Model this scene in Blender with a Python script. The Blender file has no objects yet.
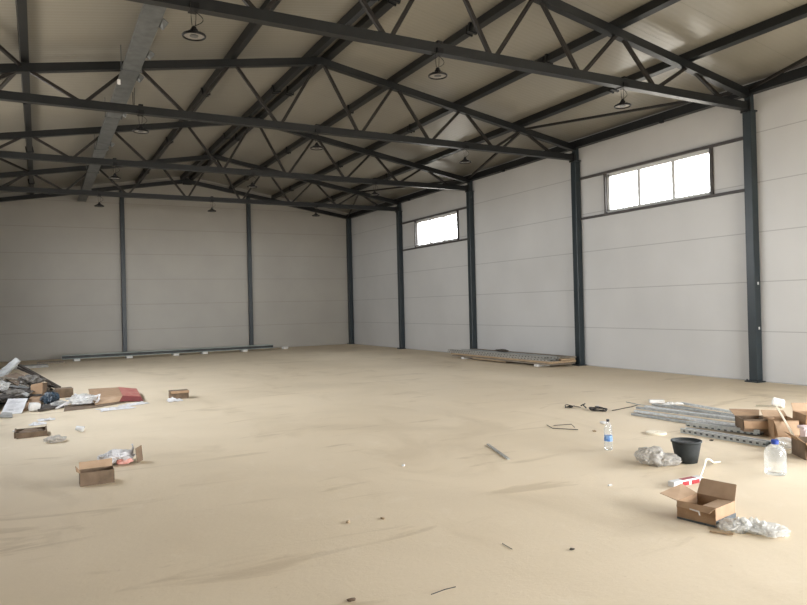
import bpy, bmesh, math, random
from mathutils import Vector, Matrix, noise, Euler
random.seed(7)
scene = bpy.context.scene
COL = scene.collection
PI = math.pi

# ------------------------------------------------------------------ hall dimensions (metres)
D = 4.75            # truss spacing
W = 6.914           # half width
XL = -2 * W         # left wall
YB = 19.02          # back wall
YF = -11.0         # wall behind the camera
HE, HR, HB = 5.48, 6.645, 5.231
def roof(x):        # height of the top chord above x
    a = -x
    return HE + (HR - HE) * (a / W if a < W else (2 * W - a) / W)
SL = math.atan2(HR - HE, W)

# ------------------------------------------------------------------ materials
def srgb(c):
    return tuple((v / 12.92 if v <= .04045 else ((v + .055) / 1.055) ** 2.4) for v in c)
def mat(name, c, rough=.6, metal=0., c2=None, scale=8., detail=4., bump=0., bscale=None, spec=.5, stretch=None, trans=0., alpha=1., ior=1.45, sheen=0.):
    m = bpy.data.materials.new(name); m.use_nodes = True
    n, l = m.node_tree.nodes, m.node_tree.links
    b = n['Principled BSDF']
    b.inputs['Roughness'].default_value = rough
    b.inputs['Metallic'].default_value = metal
    b.inputs['Specular IOR Level'].default_value = spec
    b.inputs['Transmission Weight'].default_value = trans
    b.inputs['IOR'].default_value = ior
    b.inputs['Alpha'].default_value = alpha
    c = srgb(c); b.inputs['Base Color'].default_value = (*c, 1)
    tc = n.new('ShaderNodeTexCoord'); mp = n.new('ShaderNodeMapping')
    l.new(tc.outputs['Object'], mp.inputs['Vector'])
    if stretch: mp.inputs['Scale'].default_value = stretch
    c2 = srgb(c2) if c2 else tuple(v * .8 for v in c)
    tx = n.new('ShaderNodeTexNoise'); tx.inputs['Scale'].default_value = scale; tx.inputs['Detail'].default_value = detail
    l.new(mp.outputs[0], tx.inputs['Vector'])
    r = n.new('ShaderNodeValToRGB'); r.color_ramp.elements[0].position = .35; r.color_ramp.elements[1].position = .68
    r.color_ramp.elements[0].color = (*c, 1); r.color_ramp.elements[1].color = (*c2, 1)
    l.new(tx.outputs['Fac'], r.inputs[0]); l.new(r.outputs[0], b.inputs['Base Color'])
    if bump:
        t2 = n.new('ShaderNodeTexNoise'); t2.inputs['Scale'].default_value = bscale or scale * 3; t2.inputs['Detail'].default_value = 5
        l.new(mp.outputs[0], t2.inputs['Vector'])
        bp = n.new('ShaderNodeBump'); bp.inputs['Strength'].default_value = bump; bp.inputs['Distance'].default_value = .02
        l.new(t2.outputs['Fac'], bp.inputs['Height']); l.new(bp.outputs[0], b.inputs['Normal'])
    return m

def math_node(n, l, op, a, b=None):
    k = n.new('ShaderNodeMath'); k.operation = op
    for i, v in enumerate((a, b)):
        if v is None: continue
        if isinstance(v, (int, float)): k.inputs[i].default_value = v
        else: l.new(v, k.inputs[i])
    return k.outputs[0]

def panel_mat(name, c, c2, axis, pitch, line=.012, dark=.72, rough=.42, off=0., ribs=0.):
    """sandwich panel: painted steel with a joint every `pitch` metres along `axis`"""
    m = bpy.data.materials.new(name); m.use_nodes = True
    n, l = m.node_tree.nodes, m.node_tree.links; b = n['Principled BSDF']
    b.inputs['Roughness'].default_value = rough
    tc = n.new('ShaderNodeTexCoord'); sp = n.new('ShaderNodeSeparateXYZ'); l.new(tc.outputs['Object'], sp.inputs[0])
    v = math_node(n, l, 'ADD', sp.outputs[axis], off)
    fr = math_node(n, l, 'FRACT', math_node(n, l, 'DIVIDE', v, pitch))
    ln = math_node(n, l, 'LESS_THAN', fr, line / pitch)
    tx = n.new('ShaderNodeTexNoise'); tx.inputs['Scale'].default_value = .55; tx.inputs['Detail'].default_value = 5
    l.new(tc.outputs['Object'], tx.inputs['Vector'])
    r = n.new('ShaderNodeValToRGB'); r.color_ramp.elements[0].position = .3; r.color_ramp.elements[1].position = .75
    r.color_ramp.elements[0].color = (*srgb(c), 1); r.color_ramp.elements[1].color = (*srgb(c2), 1)
    l.new(tx.outputs['Fac'], r.inputs[0])
    mx = n.new('ShaderNodeMix'); mx.data_type = 'RGBA'; mx.blend_type = 'MULTIPLY'
    l.new(ln, mx.inputs[0]); l.new(r.outputs[0], mx.inputs[6]); mx.inputs[7].default_value = (dark, dark, dark, 1)
    l.new(mx.outputs[2], b.inputs['Base Color'])
    # joint groove, plus fine lining of the sheet
    h = math_node(n, l, 'MULTIPLY', ln, -1.)
    if ribs:
        s = math_node(n, l, 'SINE', math_node(n, l, 'MULTIPLY', v, 2 * PI / ribs))
        h = math_node(n, l, 'ADD', h, math_node(n, l, 'MULTIPLY', s, .12))
    w = n.new('ShaderNodeTexNoise'); w.inputs['Scale'].default_value = 1.4; l.new(tc.outputs['Object'], w.inputs['Vector'])
    h = math_node(n, l, 'ADD', h, math_node(n, l, 'MULTIPLY', w.outputs['Fac'], .9))
    bp = n.new('ShaderNodeBump'); bp.inputs['Strength'].default_value = .35; bp.inputs['Distance'].default_value = .012
    l.new(h, bp.inputs['Height']); l.new(bp.outputs[0], b.inputs['Normal'])
    return m

def slotted_mat(name, c, hole, pitch, z0, z1):
    m = mat(name, c, .38, .35, tuple(v * .85 for v in c), 22.)
    n, l = m.node_tree.nodes, m.node_tree.links; b = n['Principled BSDF']
    tc = n.new('ShaderNodeTexCoord'); sp = n.new('ShaderNodeSeparateXYZ'); l.new(tc.outputs['Object'], sp.inputs[0])
    fr = math_node(n, l, 'FRACT', math_node(n, l, 'DIVIDE', sp.outputs[1], pitch))
    f = math_node(n, l, 'LESS_THAN', fr, .42)
    f = math_node(n, l, 'MULTIPLY', f, math_node(n, l, 'GREATER_THAN', sp.outputs[2], z0))
    f = math_node(n, l, 'MULTIPLY', f, math_node(n, l, 'LESS_THAN', sp.outputs[2], z1))
    src = b.inputs['Base Color'].links[0].from_socket
    mx = n.new('ShaderNodeMix'); mx.data_type = 'RGBA'; l.new(f, mx.inputs[0]); l.new(src, mx.inputs[6]); mx.inputs[7].default_value = (*srgb(hole), 1)
    l.new(mx.outputs[2], b.inputs['Base Color']); return m

def floor_mat():
    m = bpy.data.materials.new('dusty_concrete'); m.use_nodes = True
    n, l = m.node_tree.nodes, m.node_tree.links; b = n['Principled BSDF']
    b.inputs['Specular IOR Level'].default_value = .3
    tc = n.new('ShaderNodeTexCoord')
    def nz(scale, stretch=(1, 1, 1), detail=6, rough=.55, rot=0., dist=0., loc=(0, 0, 0)):
        mp = n.new('ShaderNodeMapping'); mp.inputs['Scale'].default_value = stretch; mp.inputs['Rotation'].default_value = (0, 0, rot)
        mp.inputs['Location'].default_value = loc
        l.new(tc.outputs['Object'], mp.inputs['Vector'])
        t = n.new('ShaderNodeTexNoise'); t.inputs['Scale'].default_value = scale; t.inputs['Detail'].default_value = detail
        t.inputs['Roughness'].default_value = rough; t.inputs['Distortion'].default_value = dist
        l.new(mp.outputs[0], t.inputs['Vector']); return t.outputs['Fac']
    def ramp(f, p0, p1):
        r = n.new('ShaderNodeMapRange'); r.interpolation_type = 'SMOOTHSTEP'
        r.inputs[1].default_value = p0; r.inputs[2].default_value = p1; l.new(f, r.inputs[0]); return r.outputs[0]
    def mix(fac, a, bcol):
        x = n.new('ShaderNodeMix'); x.data_type = 'RGBA'; l.new(fac, x.inputs[0])
        if isinstance(a, tuple): x.inputs[6].default_value = (*srgb(a), 1)
        else: l.new(a, x.inputs[6])
        x.inputs[7].default_value = (*srgb(bcol), 1); return x.outputs[2]
    c = mix(ramp(nz(.33, dist=.6), .35, .7), FLOOR[0], FLOOR[1])
    c = mix(math_node(n, l, 'MULTIPLY', ramp(nz(.8, (1, .55, 1), dist=1.2, rot=.5, loc=(3, 1, 0)), .52, .74), .55), c, FLOOR[2])
    c = mix(math_node(n, l, 'MULTIPLY', ramp(nz(1.2, (.5, 2.2, 1), 7, .6, -.5, .9), .58, .7), .45), c, FLOOR[3])
    c = mix(math_node(n, l, 'MULTIPLY', ramp(nz(14, (1, 1, 1), 8, .7), .62, .72), .35), c, FLOOR[3])
    c = mix(math_node(n, l, 'MULTIPLY', ramp(nz(2.6, (1, 1, 1), 8, .7, .2, .4, (5, 5, 0)), .56, .78), .4), c, FLOOR[4])
    l.new(c, b.inputs['Base Color'])
    r = n.new('ShaderNodeMapRange'); r.inputs[3].default_value = .5; r.inputs[4].default_value = .8
    l.new(nz(1.1), r.inputs[0]); l.new(r.outputs[0], b.inputs['Roughness'])
    bp = n.new('ShaderNodeBump'); bp.inputs['Strength'].default_value = .25; bp.inputs['Distance'].default_value = .01
    l.new(nz(22, detail=8, rough=.7), bp.inputs['Height']); l.new(bp.outputs[0], b.inputs['Normal'])
    return m
FLOOR = [(.88, .815, .71), (.84, .775, .67), (.78, .71, .60), (.70, .62, .50), (.91, .86, .78)]

def clear_mat(name, tint, amount=.35, rough=.15, gloss=.25):
    """thin clear plastic or glass: mostly see-through, with a sheen and a little milky body"""
    m = bpy.data.materials.new(name); m.use_nodes = True
    n, l = m.node_tree.nodes, m.node_tree.links; n.remove(n['Principled BSDF'])
    out = n['Material Output']
    tr = n.new('ShaderNodeBsdfTransparent'); tr.inputs[0].default_value = (.97, .98, .98, 1)
    df = n.new('ShaderNodeBsdfDiffuse'); df.inputs[0].default_value = (*srgb(tint), 1)
    tl = n.new('ShaderNodeBsdfTranslucent'); tl.inputs[0].default_value = (*srgb(tint), 1)
    m0 = n.new('ShaderNodeMixShader'); m0.inputs[0].default_value = .4; l.new(df.outputs[0], m0.inputs[1]); l.new(tl.outputs[0], m0.inputs[2])
    gl = n.new('ShaderNodeBsdfGlossy'); gl.inputs['Roughness'].default_value = rough; gl.inputs[0].default_value = (.9, .9, .9, 1)
    tc = n.new('ShaderNodeTexCoord'); tx = n.new('ShaderNodeTexNoise'); tx.inputs['Scale'].default_value = 14; l.new(tc.outputs['Object'], tx.inputs['Vector'])
    f = math_node(n, l, 'MULTIPLY', tx.outputs['Fac'], amount * 2)
    f.node.use_clamp = True
    m1 = n.new('ShaderNodeMixShader'); l.new(f, m1.inputs[0]); l.new(tr.outputs[0], m1.inputs[1]); l.new(m0.outputs[0], m1.inputs[2])
    lw = n.new('ShaderNodeLayerWeight'); lw.inputs[0].default_value = gloss
    fg = math_node(n, l, 'MULTIPLY', lw.outputs['Fresnel'], .55)
    m2 = n.new('ShaderNodeMixShader'); l.new(fg, m2.inputs[0]); l.new(m1.outputs[0], m2.inputs[1]); l.new(gl.outputs[0], m2.inputs[2])
    l.new(m2.outputs[0], out.inputs[0]); return m

M = dict(
    slotted=slotted_mat('slotted_galvanised_steel', (.74, .73, .70), (.26, .25, .24), .13, .012, .030),
    slotted_wide=slotted_mat('slotted_channel_steel', (.70, .71, .70), (.25, .26, .27), .075, .018, .038),
    galv_light=mat('lit_galvanised_edge', (.86, .87, .87), .4, .2, (.74, .75, .76), 30.),  # lit lips against shaded webs, light painted into one steel's colours
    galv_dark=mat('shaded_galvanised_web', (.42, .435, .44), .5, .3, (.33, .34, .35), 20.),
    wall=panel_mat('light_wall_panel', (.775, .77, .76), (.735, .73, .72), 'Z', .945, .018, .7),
    wall_shade=panel_mat('shaded_wall_panel', (.66, .64, .60), (.62, .60, .565), 'Z', .945, .018, .78),  # back wall's copy of the panel, weaker light painted in as darker colour
    wall_low_bounce=panel_mat('low_bounce_wall_panel', (.50, .49, .47), (.46, .45, .43), 'Z', .945, .018, .7),  # unseen left wall, colour darkened to cut its bounce on the back-left
    ceil=panel_mat('roof_panel', (.545, .525, .48), (.51, .495, .455), 'Y', 1.0, .012, .82, rough=.30, ribs=.11),
    floor=floor_mat(),
    steel=mat('dark_painted_steel', (.085, .095, .10), .42, 0., (.065, .072, .077), 3., bump=.05),
    steel_brown=mat('dark_primed_steel', (.12, .10, .085), .5, 0., (.085, .075, .065), 6.),
    column=mat('slate_painted_steel', (.16, .195, .21), .36, 0., (.135, .165, .18), 2.),
    girt=mat('grey_girt_steel', (.30, .28, .27), .5, 0., (.24, .225, .22), 6.),
    galv=mat('galvanised_steel', (.70, .71, .705), .38, .35, (.58, .595, .60), 22., stretch=(1, 1, 1)),
    tray=mat('grey_cable_tray', (.42, .43, .43), .45, .35, (.34, .35, .355), 6.),
    lamp=mat('black_lamp_metal', (.07, .07, .08), .45, .3, (.04, .04, .045), 10.),
    lens=mat('milky_lamp_lens', (.62, .60, .57), .3, 0., (.5, .48, .46), 60.),
    pvc=mat('white_window_frame', (.80, .80, .79), .35, 0., (.76, .76, .75), 3.),
    card=mat('brown_cardboard', (.66, .54, .42), .85, 0., (.59, .475, .365), 9., bump=.1, bscale=60),
    card_in=mat('pale_cardboard_inside', (.72, .61, .50), .85, 0., (.66, .55, .44), 7., bump=.08, bscale=50),
    card_dark=mat('old_cardboard', (.49, .41, .335), .88, 0., (.38, .32, .255), 8., bump=.15, bscale=40),
    card_red=mat('red_printed_cardboard', (.66, .37, .33), .7, 0., (.72, .50, .45), 12.),
    paper=mat('white_paper', (.86, .855, .85), .7, 0., (.79, .78, .775), 9.),
    foam=mat('white_foam', (.88, .87, .85), .75, 0., (.80, .79, .77), 14., bump=.2, bscale=80),
    wood=mat('raw_wood', (.72, .63, .51), .7, 0., (.60, .50, .39), 5., stretch=(9, 1.5, 9), bump=.15),
    wood_grey=mat('weathered_wood', (.58, .54, .48), .75, 0., (.44, .40, .35), 5., stretch=(8, 2, 8), bump=.2),
    wood_dark=mat('dark_wet_wood', (.26, .225, .19), .7, 0., (.15, .13, .11), 7., bump=.2),
    white_board=mat('dusty_white_board', (.66, .655, .63), .6, 0., (.53, .52, .50), 6.),
    dark=mat('dark_scrap', (.31, .275, .24), .8, 0., (.19, .17, .15), 9., bump=.3),
    greyscrap=mat('grey_scrap', (.50, .475, .44), .7, 0., (.34, .32, .295), 14., bump=.4),
    film=clear_mat('milky_plastic_film', (.95, .94, .92), .55, .3, .12),
    film_grey=clear_mat('grey_plastic_film', (.80, .78, .75), .72, .35, .1),
    bluefilm=mat('dark_blue_plastic', (.25, .31, .36), .3, 0., (.16, .19, .22), 8., bump=.3),
    bag_white=mat('white_plastic_bag', (.87, .86, .86), .35, 0., (.80, .79, .79), 8., bump=.4, bscale=25),
    bag_red=mat('red_printed_plastic', (.78, .45, .38), .4, 0., (.86, .70, .66), 14.),
    bottle=clear_mat('clear_bottle_plastic', (.93, .95, .96), .16, .08, .30),
    glass=clear_mat('window_glass', (.9, .95, .95), .01, .02, .12),
    label_blue=mat('blue_bottle_label', (.25, .45, .72), .45, 0., (.60, .72, .85), 40.),
    label_white=mat('white_bottle_label', (.88, .89, .9), .45, 0., (.72, .76, .80), 50.),
    cap_blue=mat('blue_cap', (.13, .25, .58), .4),
    cap_dark=mat('dark_cap', (.10, .10, .14), .4),
    bucket=mat('black_rubber', (.16, .175, .17), .6, 0., (.11, .12, .12), 12.),
    mortar=mat('dry_grey_mortar', (.42, .42, .41), .9, 0., (.25, .25, .25), 30., bump=.5),
    cable=mat('black_cable', (.10, .09, .085), .5),
    cream=mat('cream_plastic', (.93, .89, .80), .5, 0., (.88, .84, .75), 20.),
    red=mat('red_print', (.62, .12, .14), .45, 0., (.52, .09, .11), 30.),
    beam_grey=mat('pale_green_grey_coating', (.62, .645, .62), .45, 0., (.47, .50, .475), 2.),
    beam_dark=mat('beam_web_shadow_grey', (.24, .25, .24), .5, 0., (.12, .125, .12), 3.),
    grey_tape=mat('dark_grey_tape', (.33, .35, .36), .5, 0., (.24, .26, .27), 25.),
    tool_yellow=mat('pale_yellow_paper', (.88, .80, .55), .6),
    pink=mat('pale_pink_paper', (.86, .78, .77), .6),
)

# ------------------------------------------------------------------ mesh helpers
class MB:
    """collects shapes in world coordinates, then links them as one mesh object"""
    def __init__(s): s.bm = bmesh.new()
    def box(s, c, size, rot=None, mi=0):
        m = Matrix.Translation(c) @ (rot.to_4x4() if rot else Matrix()) @ Matrix.Diagonal((*size, 1))
        r = bmesh.ops.create_cube(s.bm, size=1, matrix=m)
        for v in r['verts']:
            for f in v.link_faces: f.material_index = mi
        return s
    def beam(s, a, b, w, h, up=(0, 0, 1)):
        a, b = Vector(a), Vector(b); d = (b - a); L = d.length; d.normalize()
        up = Vector(up)
        if abs(d.dot(up)) > .99: up = Vector((1, 0, 0))
        x = d.cross(up).normalized(); z = x.cross(d)
        rot = Matrix((x, d, z)).transposed()
        return s.box((a + b) / 2, (w, L, h), rot)
    def tube(s, pts, r, seg=8):
        pts = [Vector(p) for p in pts]; rings = []
        for i, p in enumerate(pts):
            d = (pts[min(i + 1, len(pts) - 1)] - pts[max(i - 1, 0)]).normalized()
            x = d.cross(Vector((0, 0, 1)))
            if x.length < .05: x = Vector((1, 0, 0)).cross(d)
            x.normalize(); y = d.cross(x)
            rings.append([s.bm.verts.new(p + r * (math.cos(a) * x + math.sin(a) * y)) for a in [2 * PI * k / seg for k in range(seg)]])
        for a, b in zip(rings, rings[1:]):
            for k in range(seg):
                s.bm.faces.new((a[k], a[(k + 1) % seg], b[(k + 1) % seg], b[k]))
        s.bm.faces.new(rings[0][::-1]); s.bm.faces.new(rings[-1])
        return s
    def lathe(s, c, prof, seg=28, cap0=True, cap1=True, rot=None, wob=None):
        c = Vector(c); rings = []
        for r, z in prof:
            ring = []
            for k in range(seg):
                a = 2 * PI * k / seg; rr = r * (1 + (wob(a, z) if wob else 0))
                v = Vector((rr * math.cos(a), rr * math.sin(a), z))
                if rot: v = rot @ v
                ring.append(s.bm.verts.new(c + v))
            rings.append(ring)
        for a, b in zip(rings, rings[1:]):
            for k in range(seg): s.bm.faces.new((a[k], a[(k + 1) % seg], b[(k + 1) % seg], b[k]))
        if cap0: s.bm.faces.new(rings[0][::-1])
        if cap1: s.bm.faces.new(rings[-1])
        return s
    def slab(s, pts, t):
        """polygon through pts, thickened by t below its face"""
        P = [Vector(p) for p in pts]; n = Vector((0, 0, 0))
        for i in range(len(P)): n += (P[i] - P[0]).cross(P[(i + 1) % len(P)] - P[0])
        n.normalize()
        if n.z < 0: n = -n
        a = [s.bm.verts.new(p) for p in P]; b = [s.bm.verts.new(p - n * t) for p in P]
        s.bm.faces.new(a); s.bm.faces.new(b[::-1])
        for i in range(len(P)):
            j = (i + 1) % len(P); s.bm.faces.new((a[j], a[i], b[i], b[j]))
        return s
    def crumple(s, c, size, seed=0, sub=4, amp=.35, freq=2.2, rotz=0., flat=True):
        """a crushed bag or heap: faceted ridges over a flattened ball resting on z = c.z"""
        r = bmesh.ops.create_icosphere(s.bm, subdivisions=sub, radius=1)
        o = Vector((seed * 3.1, seed * 1.7, seed * .9)); R = Matrix.Rotation(rotz, 3, 'Z')
        for v in r['verts']:
            d = v.co.normalized()
            k = 1 + amp * (noise.noise(d * freq + o) + .6 * abs(noise.noise(d * freq * 2.3 + o)) + .35 * noise.noise(d * freq * 5 + o))
            p = d * k
            p = Vector((p.x * size[0] / 2, p.y * size[1] / 2, (p.z + 1) * size[2] / 2))
            p = R @ p
            v.co = Vector(c) + p
            if flat and v.co.z < c[2] + .002: v.co.z = c[2] + .002
        return s
    def sheet(s, c, size, seed=0, n=26, amp=.03, rotz=0., lift=0.):
        """crumpled film or paper lying on the floor, ragged outline"""
        g = {}; R = Matrix.Rotation(rotz, 3, 'Z'); o = Vector((seed * 2.3, seed * 4.1, seed))
        for i in range(n + 1):
            for j in range(n + 1):
                u, w = i / n * 2 - 1, j / n * 2 - 1
                k = 1 + .28 * noise.noise(Vector((u * 1.8, w * 1.8, 0)) + o) + .12 * noise.noise(Vector((u * 6, w * 6, 0)) + o)
                x, y = u * size[0] / 2 * k, w * size[1] / 2 * k
                h = abs(noise.noise(Vector((u * 2.4, w * 2.4, 3)) + o)) + .5 * abs(noise.noise(Vector((u * 6, w * 6, 3)) + o)) + .25 * abs(noise.noise(Vector((u * 13, w * 13, 3)) + o))
                e = min(1, 1.6 * (1 - max(abs(u), abs(w))) + .25)
                p = R @ Vector((x, y, .003 + amp * h * e * 1.6 + lift * e))
                g[i, j] = s.bm.verts.new(Vector(c) + p)
        for i in range(n):
            for j in range(n): s.bm.faces.new((g[i, j], g[i + 1, j], g[i + 1, j + 1], g[i, j + 1]))
        return s
    def build(s, name, m, parent=None, smooth=False, bevel=0., origin=None, solid=0.):
        bmesh.ops.recalc_face_normals(s.bm, faces=s.bm.faces)
        me = bpy.data.meshes.new(name)
        if parent is not None: off = world_loc(parent)
        elif origin is not None: off = Vector(origin)
        else: off = Vector((0, 0, 0))
        bmesh.ops.translate(s.bm, verts=s.bm.verts, vec=-off)
        s.bm.to_mesh(me); s.bm.free()
        for x in (m if isinstance(m, (list, tuple)) else [m]): me.materials.append(x)
        if smooth:
            for p in me.polygons: p.use_smooth = True
        o = bpy.data.objects.new(name, me); COL.objects.link(o)
        if parent is not None: o.parent = parent
        else: o.location = off
        if bevel:
            md = o.modifiers.new('bevel', 'BEVEL'); md.width = bevel; md.segments = 2; md.limit_method = 'ANGLE'
        if solid:
            md = o.modifiers.new('thick', 'SOLIDIFY'); md.thickness = solid
        return o

def world_loc(o):
    v = Vector((0, 0, 0))
    while o is not None: v += Vector(o.location); o = o.parent
    return v
def thing(name, label, cat, loc, group=None):
    o = bpy.data.objects.new(name, None); COL.objects.link(o); o.location = loc; o.empty_display_size = .1
    o['label'] = label; o['category'] = cat
    if group: o['group'] = group
    return o
def tag(o, label, cat, group=None, kind=None):
    o['label'] = label; o['category'] = cat
    if group: o['group'] = group
    if kind: o['kind'] = kind
    return o
def struct(o): o['kind'] = 'structure'; return o
def dup(root, loc, label, group=None):
    r = root.copy(); COL.objects.link(r); r.location = loc; r['label'] = label
    if group: r['group'] = group
    for ch in root.children:
        c = ch.copy(); COL.objects.link(c); c.parent = r
        for g in ch.children:
            d = g.copy(); COL.objects.link(d); d.parent = c
    return r
def single(mb, name, m, label, cat, origin, group=None, **k):
    return tag(mb.build(name, m, origin=origin, **k), label, cat, group)

# ------------------------------------------------------------------ room shell
T = .12
WL = [(.6, 4.15), (5.35, 8.9), (10.1, 12.2)]   # unseen high window strips in the left wall, added and sized for light
ZL0, ZL1 = 2.85, 4.6
GF = (-7.5, -2.6, 3.7)       # unseen gate behind the camera, added to light the hall: x0, x1, height
GR = (-9.3, -4.9, 4.2)      # vehicle gate in the right wall
WIN = [(.93, 3.78), (10.37, 13.12)]
ZW0, ZW1 = 3.73, 4.635
CH = .235                    # ceiling above the top chord line
top_r = roof(0) + CH + .02
m = MB(); m.box(((XL) / 2, (YB + YF) / 2, -.1), (-XL + 2 * T, YB - YF + 2 * T, .2)); struct(m.build('floor', M['floor']))
# right wall with two window openings and a gate behind the camera
m = MB()
def wr(y0, y1, z0, z1): m.box((T / 2, (y0 + y1) / 2, (z0 + z1) / 2), (T, y1 - y0, z1 - z0))
wr(YF, GR[0], 0, ZW0); wr(GR[0], GR[1], GR[2], top_r); wr(YF, GR[0], ZW0, top_r)
wr(GR[1], YB, 0, ZW0)
wr(GR[1], WIN[0][0], ZW0, top_r); wr(WIN[0][1], WIN[1][0], ZW0, top_r); wr(WIN[1][1], YB, ZW0, top_r)
for a, b in WIN: wr(a, b, ZW1, top_r)
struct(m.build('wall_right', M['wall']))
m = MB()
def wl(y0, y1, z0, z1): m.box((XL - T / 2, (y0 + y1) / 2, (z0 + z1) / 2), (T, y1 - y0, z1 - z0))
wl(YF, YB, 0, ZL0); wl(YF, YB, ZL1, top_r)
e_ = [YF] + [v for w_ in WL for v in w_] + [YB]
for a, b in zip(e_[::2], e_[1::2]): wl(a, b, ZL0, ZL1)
struct(m.build('wall_left', M['wall_low_bounce']))
for nm, y0 in (('wall_back', YB), ('wall_front', YF - T)):
    m = MB(); z = top_r
    def prism(pts):
        a = [m.bm.verts.new((p[0], y0, p[1])) for p in pts]; b = [m.bm.verts.new((p[0], y0 + T, p[1])) for p in pts]
        m.bm.faces.new(a); m.bm.faces.new(b[::-1])
        for i in range(len(pts)):
            j = (i + 1) % len(pts); m.bm.faces.new((a[j], a[i], b[i], b[j]))
    if nm == 'wall_back': prism([(XL - T, 0), (T, 0), (T, z), (-W, HR + CH + .03), (XL - T, z)])
    else:
        prism([(XL - T, 0), (GF[0], 0), (GF[0], GF[2]), (XL - T, GF[2])]); prism([(GF[1], 0), (T, 0), (T, GF[2]), (GF[1], GF[2])])
        prism([(XL - T, GF[2]), (T, GF[2]), (T, z), (-W, HR + CH + .03), (XL - T, z)])
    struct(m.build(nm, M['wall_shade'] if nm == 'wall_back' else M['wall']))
# roof panels: two slopes
for nm, xa, xb in (('ceiling', T, -W), ('ceiling', -W, XL - T)):
    m = MB(); z = lambda x: HE + (HR - HE) * ((-x) / W if -x < W else (2 * W + x) / W) + CH
    q = [(xa, YF - T), (xb, YF - T), (xb, YB + T), (xa, YB + T)]
    a = [m.bm.verts.new((p[0], p[1], z(p[0]))) for p in q]; b = [m.bm.verts.new((p[0], p[1], z(p[0]) + .12)) for p in q]
    m.bm.faces.new(a); m.bm.faces.new(b[::-1])
    for i in range(4):
        j = (i + 1) % 4; m.bm.faces.new((a[j], a[i], b[i], b[j]))
    struct(m.build(nm, M['ceil']))
# pale flashing strip where the walls meet the floor
m = MB(); m.box((-.006, (GR[1] + YB) / 2, .014), (.012, YB - GR[1], .028)); struct(m.build('trim_1', M['wall']))

for k, (a, b) in enumerate(WL):  # frames for the added, unseen left window strips
    m = MB(); x = XL - .05; zc = (ZL0 + ZL1) / 2
    for z_ in (ZL0 + .03, ZL1 - .03): m.box((x, (a + b) / 2, z_), (.07, b - a, .06))
    for i in range(4): m.box((x, a + .03 + (b - a - .06) * i / 3, zc), (.07, .06, ZL1 - ZL0))
    struct(m.build('window_%d' % (k + 3), M['pvc']))
# windows: white three-light frames in the openings
for k, (a, b) in enumerate(WIN):
    m = MB(); f = .055; x = .05; zc = (ZW0 + ZW1) / 2; H = ZW1 - ZW0
    m.box((x, (a + b) / 2, ZW0 + f / 2), (.07, b - a, f)); m.box((x, (a + b) / 2, ZW1 - f / 2), (.07, b - a, f))
    m.box((x, a + f / 2, zc), (.07, f, H)); m.box((x, b - f / 2, zc), (.07, f, H))
    fr = struct(m.build('window_%d' % (k + 1), M['pvc']))
    L = (b - a) / 3
    for i in (1, 2):
        m = MB(); m.box((x, a + L * i, zc), (.06, .085, H - 2 * f)); m.build('mullion', M['pvc'], fr)
    m = MB(); m.box((-.012, (a + b) / 2, ZW0 + .012), (.06, b - a - .02, .02)); m.build('sill', M['pvc'], fr)
    for i in range(3):
        m = MB(); m.box((x, a + L * (i + .5), zc), (.006, L - .03, H - 2 * f + .01)); m.build('pane', M['glass'], fr)

# ------------------------------------------------------------------ columns
def column(name, x, y, h, label, w=.17, upper=None, group=None, cat='column', plate=True):
    t = thing(name, label, cat, (x, y, 0), group)
    hz = HB - .10 if upper else h
    m = MB(); m.box((x, y, (hz + .02) / 2), (w, w, hz - .02)); m.build('shaft', M['column'], t, bevel=.012)
    if plate:
        m = MB(); m.box((x - .0, y, .012), (w + .13, w + .1, .024)); bp_ = m.build('base_plate', M['column'], t)
        for sx in (-1, 1):
            for sy in (-1, 1):
                m = MB(); m.lathe((x + sx * (w / 2 + .03), y + sy * (w / 2 + .02), .024), [(.012, 0), (.012, .03)], 6); m.build('anchor_bolt', M['steel'], bp_)
    if upper:
        m = MB(); m.box((x, y, hz + .012), (w + .05, w + .04, .024)); m.build('cap_plate', M['column'], t)
        m = MB(); m.box((x + .01, y, (hz + h) / 2 + .01), (.12, .12, h - hz)); m.build('upper_post', M['column'], t, bevel=.008)
    return t
names = ['wide dark steel column nearest the camera, right of the large window', 'dark steel column left of the large window, beside the board stack',
         'dark steel column right of the small far window', 'dark steel column left of the small far window']
for i, lb in enumerate(names):
    c = column('steel_column', -.10, i * D, HE + .02, lb, .17, True)
    if i == 0:
        for z in (1.02, 1.87):
            m = MB(); m.box((-.09, -.0865, z), (.04, .004, .05)); m.build('sticker', M['paper'], c)
column('corner_column', -.11, YB - .11, HE + .03, 'dark steel column in the far corner where back and right walls meet', .18)
column('gable_column', -4.513, YB - .08, roof(-4.513) - .09, 'slim dark gable column, the nearer to the corner on the back wall', .15)
column('gable_column', -9.28, YB - .08, roof(-9.28) - .09, 'slim dark gable column on the left part of the back wall', .15)
for i in range(4):
    column('left_column', XL + .10, i * D, HE + .02, 'dark steel column standing against the left wall', .17, True, 'columns of the left wall')

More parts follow.
